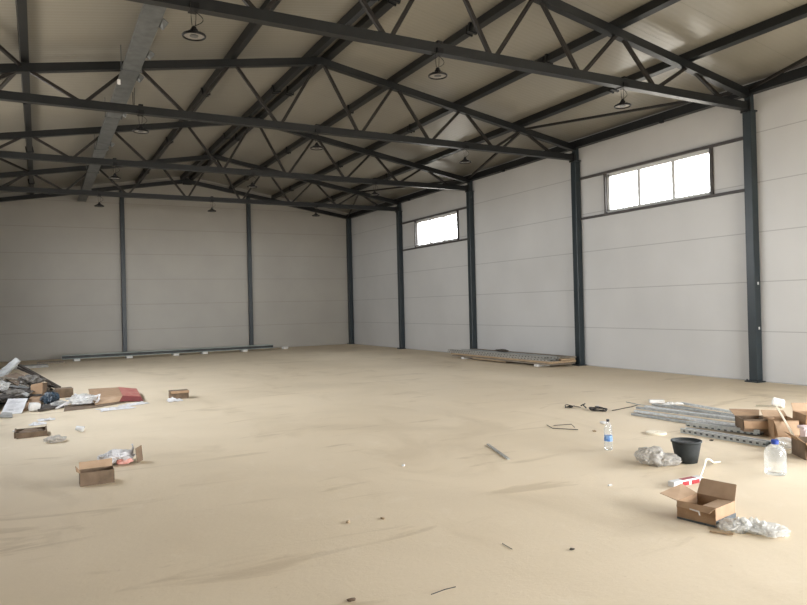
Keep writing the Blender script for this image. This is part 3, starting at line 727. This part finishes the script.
m = MB(); m.sheet((-10.98, 4.05, 0), (.5, .35), 32, 16, .035, .2); single(m, 'plastic_strip', M['bag_white'], 'white crumpled plastic strip in front of the flattened carton', 'plastic', (-10.98, 4.05, 0), solid=.002)
m = MB(); m.sheet((-10.62, 4.42, 0), (.42, .25), 33, 14, .03, .3); single(m, 'plastic_strip', M['bag_white'], 'white plastic scrap at the foot of the red printed end', 'plastic', (-10.62, 4.42, 0), solid=.002)

# items in front of the heap
t = thing('dark_tray', 'dark shallow wooden tray on the floor in front of the heap', 'tray', (-12.2, 2.12, 0))
m = MB(); m.box((-12.2, 2.12, .012), (.36, .40, .02), Matrix.Rotation(.1, 3, 'Z')); m.build('tray_bottom', M['card_dark'], t)
for p, s in (((-12.2, 1.93, .045), (.36, .02, .05)), ((-12.2, 2.31, .045), (.36, .02, .05)), ((-12.38, 2.12, .045), (.02, .4, .07)), ((-12.02, 2.12, .045), (.02, .4, .07))):
    m = MB(); m.box(p, s); m.build('tray_side', M['card_dark'], t)
m = MB(); m.crumple((-12.2, 2.12, .02), (.28, .3, .06), 40, 3, .5); m.build('grime', M['card_dark'], t)
bar('white_strip', (-12.42, 2.55, .012), (-12.12, 2.65, .012), .05, .012, 'paper', 'thin white strip on the floor behind the dark tray', 'strip')
m = MB(); m.crumple((-11.93, 1.38, 0), (.24, .2, .075), 41, 4, .35); single(m, 'clear_bag', M['film_grey'], 'small clear crumpled bag on the floor right of the dark tray', 'bag', (-11.93, 1.38, 0))
t = thing('foam_cup', 'small white tipped cup alone on the floor in front of the heap', 'cup', (-11.65, 1.98, .03))
rr = Matrix.Rotation(1.9, 3, 'Y') @ Matrix.Rotation(.3, 3, 'X')
m = MB(); m.lathe((-11.62, 1.98, .045), [(.03, -.05), (.043, .04), (.047, .05), (.040, .045), (.028, -.04)], 20, True, False, rr); m.build('cup_wall', M['foam'], t, smooth=True)
m = MB(); m.lathe((-11.62, 1.98, .045), [(.028, -.045), (.028, -.041)], 20, rot=rr); m.build('cup_base', M['foam'], t)
for i, (x, y, lb) in enumerate(((-12.12, 3.05, 'white paper scrap on the floor between heap and dark tray, nearer one'), (-12.0, 3.45, 'white paper scrap on the floor just before the dark flat board'))):
    m = MB(); m.sheet((x, y, 0), (.22, .18), 50 + i, 10, .03); single(m, 'paper_scrap', M['paper'], lb, 'paper', (x, y, 0), solid=.002)

# ------------------------------------------------------------------ bottles
def bottle(x, y, h, r, label_mat, cap_mat, lb, lz=(.30, .52), rot=0):
    t = thing('plastic_bottle', lb, 'bottle', (x, y, 0))
    s = h
    prof = [(r * .55, 0.), (r * .9, .004), (r, .02 * s / .3), (r * .97, .15 * s), (r, .22 * s), (r * .96, .30 * s), (r * .96, .52 * s), (r, .55 * s), (r * .97, .60 * s), (r * .98, .66 * s), (r * .85, .74 * s), (r * .55, .84 * s), (r * .32, .91 * s), (r * .30, .95 * s)]
    m = MB(); m.lathe((x, y, .001), prof, 28, True, True, wob=lambda a, z: .025 * math.cos(5 * a) if z < .12 * s else 0); m.build('bottle_body', M['bottle'], t, smooth=True)
    m = MB(); m.lathe((x, y, .001), [(r * .975, lz[0] * s), (r * .975, lz[1] * s)], 28, False, False); m.build('bottle_label', label_mat, t, smooth=True)
    m = MB(); m.lathe((x, y, .001), [(r * .38, .93 * s), (r * .38, 1.0 * s), (r * .33, 1.005 * s)], 16); m.build('cap', cap_mat, t)
    return t
bottle(-6.72, -2.80, .33, .044, M['label_blue'], M['cap_dark'], 'clear water bottle with a blue label, standing alone right of centre', (.30, .48))
t = thing('plastic_jug', 'large clear empty plastic jug with a blue cap, standing at the right foreground', 'bottle', (-6.25, -4.37, 0))
m = MB(); m.lathe((-6.25, -4.37, .001), [(.05, 0), (.082, .004), (.090, .02), (.088, .05), (.092, .07), (.088, .09), (.092, .11), (.088, .13), (.092, .15), (.088, .17), (.090, .20), (.078, .235), (.05, .262), (.026, .275), (.024, .29)], 36, True, True); m.build('jug_body', M['bottle'], t, smooth=True)
m = MB(); m.lathe((-6.25, -4.37, .001), [(.032, .275), (.032, .31), (.029, .313)], 20); m.build('cap', M['cap_blue'], t)
m = MB(); m.tube([(-6.25 + .05, -4.40, .25), (-6.25 + .075, -4.42, .275), (-6.25 + .045, -4.41, .30), (-6.25 + .02, -4.39, .285)], .005, 6); m.build('carry_handle', M['bottle'], t)

# ------------------------------------------------------------------ bucket
bx_, by_ = -6.50, -3.62
t = thing('rubber_bucket', 'black rubber mortar bucket standing beside the grey crumpled film', 'bucket', (bx_, by_, 0))
R1, R0, Hb_ = .138, .098, .215
m = MB(); m.lathe((bx_, by_, .001), [(R0 - .02, 0), (R0, .004), (R0 + .012, .06), (R1 - .004, Hb_ - .03), (R1 - .004, Hb_ - .02), (R1 + .006, Hb_ - .015), (R1 + .006, Hb_), (R1 - .008, Hb_), (R1 - .012, Hb_ - .03), (R0 - .005, .03)], 40, True, False, wob=lambda a, z: .015 * math.cos(2 * a + .4) * z / Hb_); m.build('bucket_shell', M['bucket'], t, smooth=True)
m = MB(); m.lathe((bx_, by_, .001), [(R1 - .016, Hb_ * .88), (.07, Hb_ * .90), (.004, Hb_ * .88)], 32, True, True); m.build('dried_mortar', M['mortar'], t)
# grey crumpled film beside it
m = MB(); m.crumple((-6.86, -3.50, 0), (.26, .30, .17), 60, 4, .30, 1.8, -.4); m.crumple((-6.76, -3.58, 0), (.30, .26, .11), 61, 4, .32, 1.8); single(m, 'crumpled_film', M['film_grey'], 'grey crumpled plastic film heap left of the black bucket', 'plastic film', (-6.82, -3.55, 0))
# ring
m = MB(); pts = []
o = thing('cardboard_ring', 'flat cream ring on the floor behind the black bucket', 'ring', (-5.60, -2.46, 0))
m.lathe((-5.60, -2.46, .002), [(.03, 0), (.115, 0), (.115, .022), (.03, .022)], 32, False, False)
# close inner wall
v = m.bm.verts; v.ensure_lookup_table()
for k in range(32): m.bm.faces.new((v[k], v[96 + k], v[96 + (k + 1) % 32], v[(k + 1) % 32]))
m.build('ring_body', M['cream'], o, smooth=False)

# red and white pack behind the big carton
t = thing('red_pack', 'long white pack with red print, behind the big open carton', 'package', (-7.17, -4.13, 0))
R = Matrix.Rotation(-.02, 3, 'Z'); c = Vector((-7.18, -4.16, .025))
m = MB(); m.box(c, (.36, .07, .05), R); m.build('pack_body', M['paper'], t, bevel=.008)
m = MB()
for x0, x1 in ((-.08, .0), (.03, .13)): m.box(c + R @ Vector(((x0 + x1) / 2, -.0362, -.004)), (x1 - x0, .002, .034), R)
m.box(c + R @ Vector((.02, 0, .0255)), (.16, .05, .002), R); m.build('red_print', M['red'], t)
m = MB(); m.tube([(-6.98, -4.14, .02), (-6.80, -4.05, .08), (-6.62, -3.93, .10), (-6.48, -3.86, .07), (-6.38, -3.83, .02), (-6.28, -3.82, .012)], .009, 6); single(m, 'plastic_strap', M['cream'], 'pale curled strap reaching from the red and white pack towards the bucket', 'strap', (-6.6, -3.95, 0))

# clear wrap in front of big carton
t = thing('plastic_wrap', 'clear crumpled plastic wrap on the floor right of the big open carton', 'plastic wrap', (-7.80, -5.18, 0))
m = MB(); m.crumple((-7.86, -5.12, 0), (.20, .22, .055), 70, 5, .40, 2.0, -.9); m.crumple((-7.74, -5.27, 0), (.26, .26, .045), 71, 5, .40, 2.0, -.5); m.build('wrap', M['film'], t)
m = MB(); m.sheet((-7.80, -5.17, .01), (.36, .20), 72, 24, .045, -.9); m.build('white_fold', M['film'], t, solid=.001)
bar('wood_splinter', (-8.06, -5.07, .008), (-7.99, -5.20, .012), .022, .01, 'wood', 'thin wood splinter on the floor at the big carton near corner', 'splinter')

# ------------------------------------------------------------------ galvanised profiles bundle
prof = [
    ((-4.80, -1.34), (-4.70, -3.15), .035, 'front left thin galvanised profile with its far end fanned out'),
    ((-4.62, -1.22), (-4.45, -3.00), .035, 'second thin galvanised profile from the front left of the bundle'),
    ((-4.40, -1.05), (-4.15, -2.95), .04, 'third galvanised profile from the front of the fanned bundle'),
    ((-4.15, -.98), (-3.98, -2.85), .04, 'middle galvanised profile of the fanned bundle'),
    ((-3.92, -.92), (-3.85, -2.75), .04, 'galvanised profile just behind the middle of the bundle'),
    ((-3.55, -1.10), (-3.75, -2.50), .05, 'rearmost galvanised profile of the bundle, ending at the cartons'),
    ((-3.75, -1.0), (-3.95, -2.62), .05, 'second galvanised profile from the rear of the bundle'),
]
for i, (a, b, w, lb) in enumerate(prof):
    a, b = Vector((*a, 0)), Vector((*b, 0)); z = .003 + .009 * (i % 3); w = .05; hh = .024
    t = thing('drywall_profile', lb, 'metal profile', ((a + b) / 2)); up = Vector((0, 0, 1)); n = (b - a).normalized().cross(up)
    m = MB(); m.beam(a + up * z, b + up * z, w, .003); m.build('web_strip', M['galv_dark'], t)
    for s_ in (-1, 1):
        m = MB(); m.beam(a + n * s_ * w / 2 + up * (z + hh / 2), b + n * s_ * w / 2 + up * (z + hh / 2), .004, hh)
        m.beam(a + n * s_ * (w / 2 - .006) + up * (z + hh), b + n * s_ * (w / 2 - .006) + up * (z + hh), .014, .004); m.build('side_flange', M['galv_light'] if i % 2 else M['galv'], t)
# the two wide, slotted ones at the front
for k, (a, b, w, lb, z) in enumerate((((-5.28, -2.58), (-5.22, -3.62), .10, 'wide galvanised channel at the front of the bundle, its open side up', .0),
                                   ((-4.95, -2.38), (-4.78, -3.25), .10, 'short slotted galvanised channel lying behind the wide front one', .02))):
    a, b = Vector((*a, 0)), Vector((*b, 0)); up = Vector((0, 0, 1)); n = (b - a).normalized().cross(up); hh = .055
    t = thing('wide_channel', lb, 'metal profile', (a + b) / 2)
    m = MB(); m.beam(a + up * (z + .003), b + up * (z + .003), w, .004)
    for s in (-1, 1): m.beam(a + n * s * w / 2 + up * (z + hh / 2), b + n * s * w / 2 + up * (z + hh / 2), .004, hh)
    m.build('channel', M['slotted_wide'], t)
    for s in (-1, 1):
        m = MB(); m.beam(a + n * s * (w / 2 - .008) + up * (z + hh), b + n * s * (w / 2 - .008) + up * (z + hh), .018, .004); m.build('top_lip', M['galv_light'], t)
m = MB(); m.box((-3.68, -.78, .03), (.22, .09, .05), Matrix.Rotation(-.7, 3, 'Z')); t = single(m, 'foam_offcut', M['foam'], 'small white foam offcut lying at the far end of the profiles', 'foam', (-3.68, -.78, 0), bevel=.005)
m = MB(); m.sheet((-3.75, -1.15, .03), (.30, .14), 80, 12, .05, -.6); single(m, 'plastic_scrap', M['film'], 'white plastic scrap lying on the far ends of the profiles', 'plastic', (-3.75, -1.15, .03), solid=.001)
m = MB(); m.box((-2.62, -2.06, .06), (.17, .16, .12), Euler((.2, .3, .5)).to_matrix()); single(m, 'foam_chunk', M['foam'], 'white foam chunk alone on the floor behind the cartons', 'foam', (-2.62, -2.06, 0), bevel=.025)

# ------------------------------------------------------------------ cartons heap at right edge
def torn_box(name, lb, c, L, Wd, H, rz, tilt, flaps, mt='card', mi='card_in', extra=None):
    c = Vector(c); R = Euler((tilt[0], tilt[1], rz)).to_matrix(); t = thing(name, lb, 'box', c); th = .006
    m = MB()
    def bx(p, s): m.box(c + R @ Vector(p), s, R)
    bx((0, 0, th / 2), (L, Wd, th)); bx((L / 2, 0, H / 2), (th, Wd, H)); bx((-L / 2, 0, H / 2), (th, Wd, H)); bx((0, Wd / 2, H / 2), (L, th, H)); bx((0, -Wd / 2, H / 2), (L, th, H))
    m.build('carton_body', M[mt], t)
    for pts in flaps:
        m = MB(); m.slab([c + R @ Vector(p) for p in pts], .005); m.build('flap', M[mi], t)
    return t
# A: flattened box lying over the profile ends
fd = Vector((.82, -.57, 0))
RZ = -.62
t = torn_box('crushed_carton', 'crushed brown carton resting on the near ends of the profiles', (-4.74, -3.10, .055), .27, .27, .14, RZ, (.0, .0),
  [((-.135, .135, .14), (.135, .135, .14), (.24, .40, .17), (-.11, .42, .18)), ((-.135, -.135, .14), (.135, -.135, .14), (.13, -.15, .03), (-.13, -.16, .04)),
   ((.135, -.135, .14), (.135, .135, .14), (.23, .12, .16), (.22, -.10, .15))], 'card_dark', 'card')
t = torn_box('open_carton', 'open carton with a pale flap hanging, right of the crushed one', (-4.62, -3.38, .0), .26, .30, .21, RZ, (0, 0),
  [((-.13, -.15, .21), (.13, -.15, .21), (.12, -.20, .06), (-.11, -.20, .05)), ((-.13, .15, .21), (.13, .15, .21), (.14, .27, .26), (-.12, .26, .27))])
t = torn_box('tall_carton', 'taller brown carton at the back of the right-hand carton heap', (-4.38, -3.58, 0), .26, .34, .27, RZ, (0, .05),
  [((-.13, .17, .27), (.13, .17, .27), (.13, .24, .36), (-.12, .25, .35)), ((.13, -.17, .27), (.13, .17, .27), (.24, .16, .30), (.22, -.15, .28))])
t = torn_box('front_carton', 'brown carton at the right edge with pale paper on it', (-5.30, -4.16, 0), .30, .30, .17, RZ, (0, 0),
  [((-.15, -.15, .17), (.15, -.15, .17), (.15, -.23, .12), (-.14, -.24, .11)), ((-.15, -.15, .17), (-.15, .15, .17), (-.22, .14, .23), (-.21, -.13, .22))], 'card_dark', 'card')
m = MB(); m.box((-5.46, -4.37, .10), (.12, .012, .10), Matrix.Rotation(-.62, 3, 'Z')); single(m, 'yellow_packet', M['tool_yellow'], 'pale yellow packet leaning on the carton at the right edge', 'packet', (-5.46, -4.37, .05), bevel=.003)
bar('wood_lath', (-4.50, -3.25, .33), (-5.05, -3.82, .08), .020, .014, 'cream', 'long pale lath leaning down across the right-hand cartons', 'lath')
bar('wood_lath', (-4.20, -2.80, .25), (-4.50, -3.22, .32), .018, .014, 'cream', 'short pale lath lying on top of the crushed carton', 'lath')
m = MB(); m.box((-4.86, -3.86, .20), (.20, .16, .03), Matrix.Rotation(-.62, 3, 'Z')); m.box((-4.86, -3.86, .09), (.16, .12, .18), Matrix.Rotation(-.62, 3, 'Z')); single(m, 'paper_packet', M['pink'], 'pale pinkish paper packet on the cartons at the right edge', 'packet', (-4.86, -3.86, 0), bevel=.006)
m = MB(); m.crumple((-5.22, -3.80, 0), (.26, .18, .12), 84, 4, .35); single(m, 'plastic_bag', M['film'], 'clear crumpled bag on the floor between bottles and right-edge carton', 'bag', (-5.25, -3.85, 0))
m = MB(); m.crumple((-4.98, -4.10, .0), (.2, .2, .16), 85, 3, .4); single(m, 'dark_rag', M['dark'], 'dark rag stuffed between the cartons at the right edge', 'rag', (-4.5, -3.75, 0))

# ------------------------------------------------------------------ cable coil, wires, sticks
t = thing('cable_coil', 'small black cable coil on the floor left of the profiles', 'cable', (-4.92, -.75, 0))
pts = []
for i in range(56):
    a = i * .36; r = .10 + .012 * math.sin(i * .7); pts.append((-4.90 + r * 1.1 * math.cos(a), -.78 + r * 1.5 * math.sin(a), .010 + .0005 * i + .004 * math.sin(i * 1.3)))
m = MB(); m.tube(pts, .0065, 6); m.build('loops', M['cable'], t)
m = MB(); m.tube([(-4.98, -.62, .03), (-4.92, -.50, .05), (-4.84, -.45, .06), (-4.90, -.42, .03)], .009, 6); m.build('plug_end', M['cable'], t)
m = MB(); m.tube([(-4.76, -.92, .008), (-4.60, -.90, .008), (-4.42, -.86, .008), (-4.28, -.84, .008), (-4.10, -.78, .01)], .006, 6); single(m, 'thin_wire', M['wood_dark'], 'thin dark wire running from the cable coil to the profiles', 'wire', (-4.4, -.85, 0))
m = MB(); m.tube([(-3.98, -.45, .01), (-4.05, -.75, .012), (-4.0, -1.1, .01)], .006, 6); single(m, 'thin_rod', M['galv'], 'thin bare rod lying beyond the far ends of the profiles', 'rod', (-4.0, -.8, 0))
m = MB(); pts = [(-5.05 + .06 * math.cos(a) , -.35 + .08 * math.sin(a), .012 + .03 * abs(math.sin(a))) for a in [k * .42 for k in range(14)]]
m.tube(pts, .007, 6); m.tube([(-5.13, -.33, .01), (-5.05, -.36, .04), (-4.90, -.42, .008)], .006, 6); m.box((-5.05, -.37, .02), (.06, .04, .02), Matrix.Rotation(.5, 3, 'Z')); single(m, 'strap_clamp', M['cable'], 'small black looped strap on the floor left of the cable coil', 'strap', (-5.06, -.34, 0))
m = MB(); m.tube([(-6.30, -1.30, .012), (-6.38, -1.50, .008), (-6.19, -1.76, .008)], .005, 6); m.tube([(-6.24, -1.36, .008), (-6.08, -1.52, .03), (-6.12, -1.62, .008)], .004, 6); single(m, 'bent_rod', M['wood_dark'], 'thin bent rod on the floor left of the blue-label bottle', 'rod', (-6.27, -1.55, 0))
bar('wood_stick', (-7.62, -1.84, .008), (-7.87, -2.56, .008), .026, .014, 'white_board', 'pale wooden stick lying alone in the middle of the floor', 'stick')
m = MB(); m.tube([(-10.2, -4.94, .004), (-10.1, -4.925, .005), (-10.03, -4.925, .004)], .0022, 6); single(m, 'thin_rod', M['cable'], 'thin dark wire piece on the floor at the bottom centre', 'wire', (-10.12, -4.93, 0))
m = MB(); m.tube([(-9.39, -4.50, .004), (-9.40, -4.62, .004)], .0022, 6); single(m, 'thin_rod', M['cable'], 'short thin dark wire on the floor left of the big carton', 'wire', (-9.395, -4.56, 0))
bits = [((-7.76, -3.85), .028, 'foam', 'tiny white crumb on the floor left of the big open carton'), ((-4.70, -1.18 + .62), .05, 'paper', 'small white scrap by the cable coil'),
        ((-5.62, -1.62), .06, 'paper', 'small pale scrap between blue-label bottle and cable coil'), ((-9.08, -4.83), .022, 'wood_dark', 'tiny dark chip at the bottom of the floor, right of centre'),
        ((-10.09, -3.54), .03, 'wood', 'small pale splinter in the near middle of the floor, left one'), ((-9.83, -3.60), .026, 'wood', 'small pale splinter in the near middle of the floor, right one'),
        ((-10.61, -4.78), .03, 'card_dark', 'brown crumb on the floor at the bottom left of centre'), ((-8.9, -2.2), .03, 'paper', 'small pale flake on the middle of the floor'),
        ((-6.1, -1.95), .035, 'wood', 'small wood chip beside the blue-label bottle'), ((-5.45, -3.1), .03, 'wood_dark', 'thin dark chip on the floor right of the bucket')]
for i, ((x, y), s, mt, lb) in enumerate(bits):
    m = MB(); m.crumple((x, y, 0), (s * 1.6, s, s * .6), 90 + i, 2, .4, rotz=i); single(m, 'floor_crumb', M[mt], lb, 'crumb', (x, y, 0))

# ------------------------------------------------------------------ light: overcast sky outside, entering by gates and windows, some of them added unseen
wd = bpy.data.worlds.new('overcast_sky'); scene.world = wd; wd.use_nodes = True
n, l = wd.node_tree.nodes, wd.node_tree.links; bg = n['Background']
tc = n.new('ShaderNodeTexCoord'); sp = n.new('ShaderNodeSeparateXYZ'); l.new(tc.outputs['Generated'], sp.inputs[0])
rp = n.new('ShaderNodeValToRGB'); e = rp.color_ramp.elements
e[0].position = .44; e[0].color = (.36, .33, .29, 1); e[1].position = .5; e[1].color = (.97, .985, 1., 1)
x = e.new(1.); x.color = (.80, .88, 1.0, 1)
mr = n.new('ShaderNodeMapRange'); mr.inputs[1].default_value = -1; mr.inputs[2].default_value = 1; l.new(sp.outputs[2], mr.inputs[0])
l.new(mr.outputs[0], rp.inputs[0]); l.new(rp.outputs[0], bg.inputs[0]); bg.inputs[1].default_value = 18.0
def portal(loc, rot, sx, sy):
    ld = bpy.data.lights.new('sky_portal', 'AREA'); ld.shape = 'RECTANGLE'; ld.size = sx; ld.size_y = sy
    ld.cycles.is_portal = True
    o = bpy.data.objects.new('sky_portal', ld); COL.objects.link(o); o.location = loc; o.rotation_euler = rot
for a, b in WL: portal((XL - T - .02, (a + b) / 2, (ZL0 + ZL1) / 2), (0, -PI / 2, 0), ZL1 - ZL0, b - a)
portal((T + .02, (GR[0] + GR[1]) / 2, GR[2] / 2), (0, PI / 2, 0), GR[2], GR[1] - GR[0])
portal(((GF[0] + GF[1]) / 2, YF - T - .02, GF[2] / 2), (PI / 2, 0, 0), GF[1] - GF[0], GF[2])
for a, b in WIN: portal((T + .02, (a + b) / 2, (ZW0 + ZW1) / 2), (0, PI / 2, 0), ZW1 - ZW0, b - a)

# ------------------------------------------------------------------ camera
cam = bpy.data.cameras.new('camera'); co = bpy.data.objects.new('camera', cam); COL.objects.link(co)
yaw, pitch, roll, f = .493977, .005163, -.0238554, 677.62
fw = Vector((math.sin(yaw) * math.cos(pitch), math.cos(yaw) * math.cos(pitch), math.sin(pitch)))
rt = Vector((math.cos(yaw), -math.sin(yaw), 0)); up = rt.cross(fw)
r2 = math.cos(roll) * rt + math.sin(roll) * up; u2 = -math.sin(roll) * rt + math.cos(roll) * up
co.matrix_world = Matrix.Translation((-12.079, -8.188, 1.6)) @ Matrix((r2, u2, -fw)).transposed().to_4x4()
cam.sensor_fit = 'HORIZONTAL'; cam.sensor_width = 36; cam.lens = f * 36 / 807; cam.clip_end = 200
scene.camera = co
scene.view_settings.view_transform = 'Standard'; scene.view_settings.look = 'None'
scene.view_settings.exposure = .34; scene.view_settings.gamma = 1.
scene.cycles.max_bounces = 10; scene.cycles.diffuse_bounces = 6; scene.cycles.transparent_max_bounces = 12
scene.cycles.use_denoising = True; scene.cycles.sample_clamp_indirect = 8
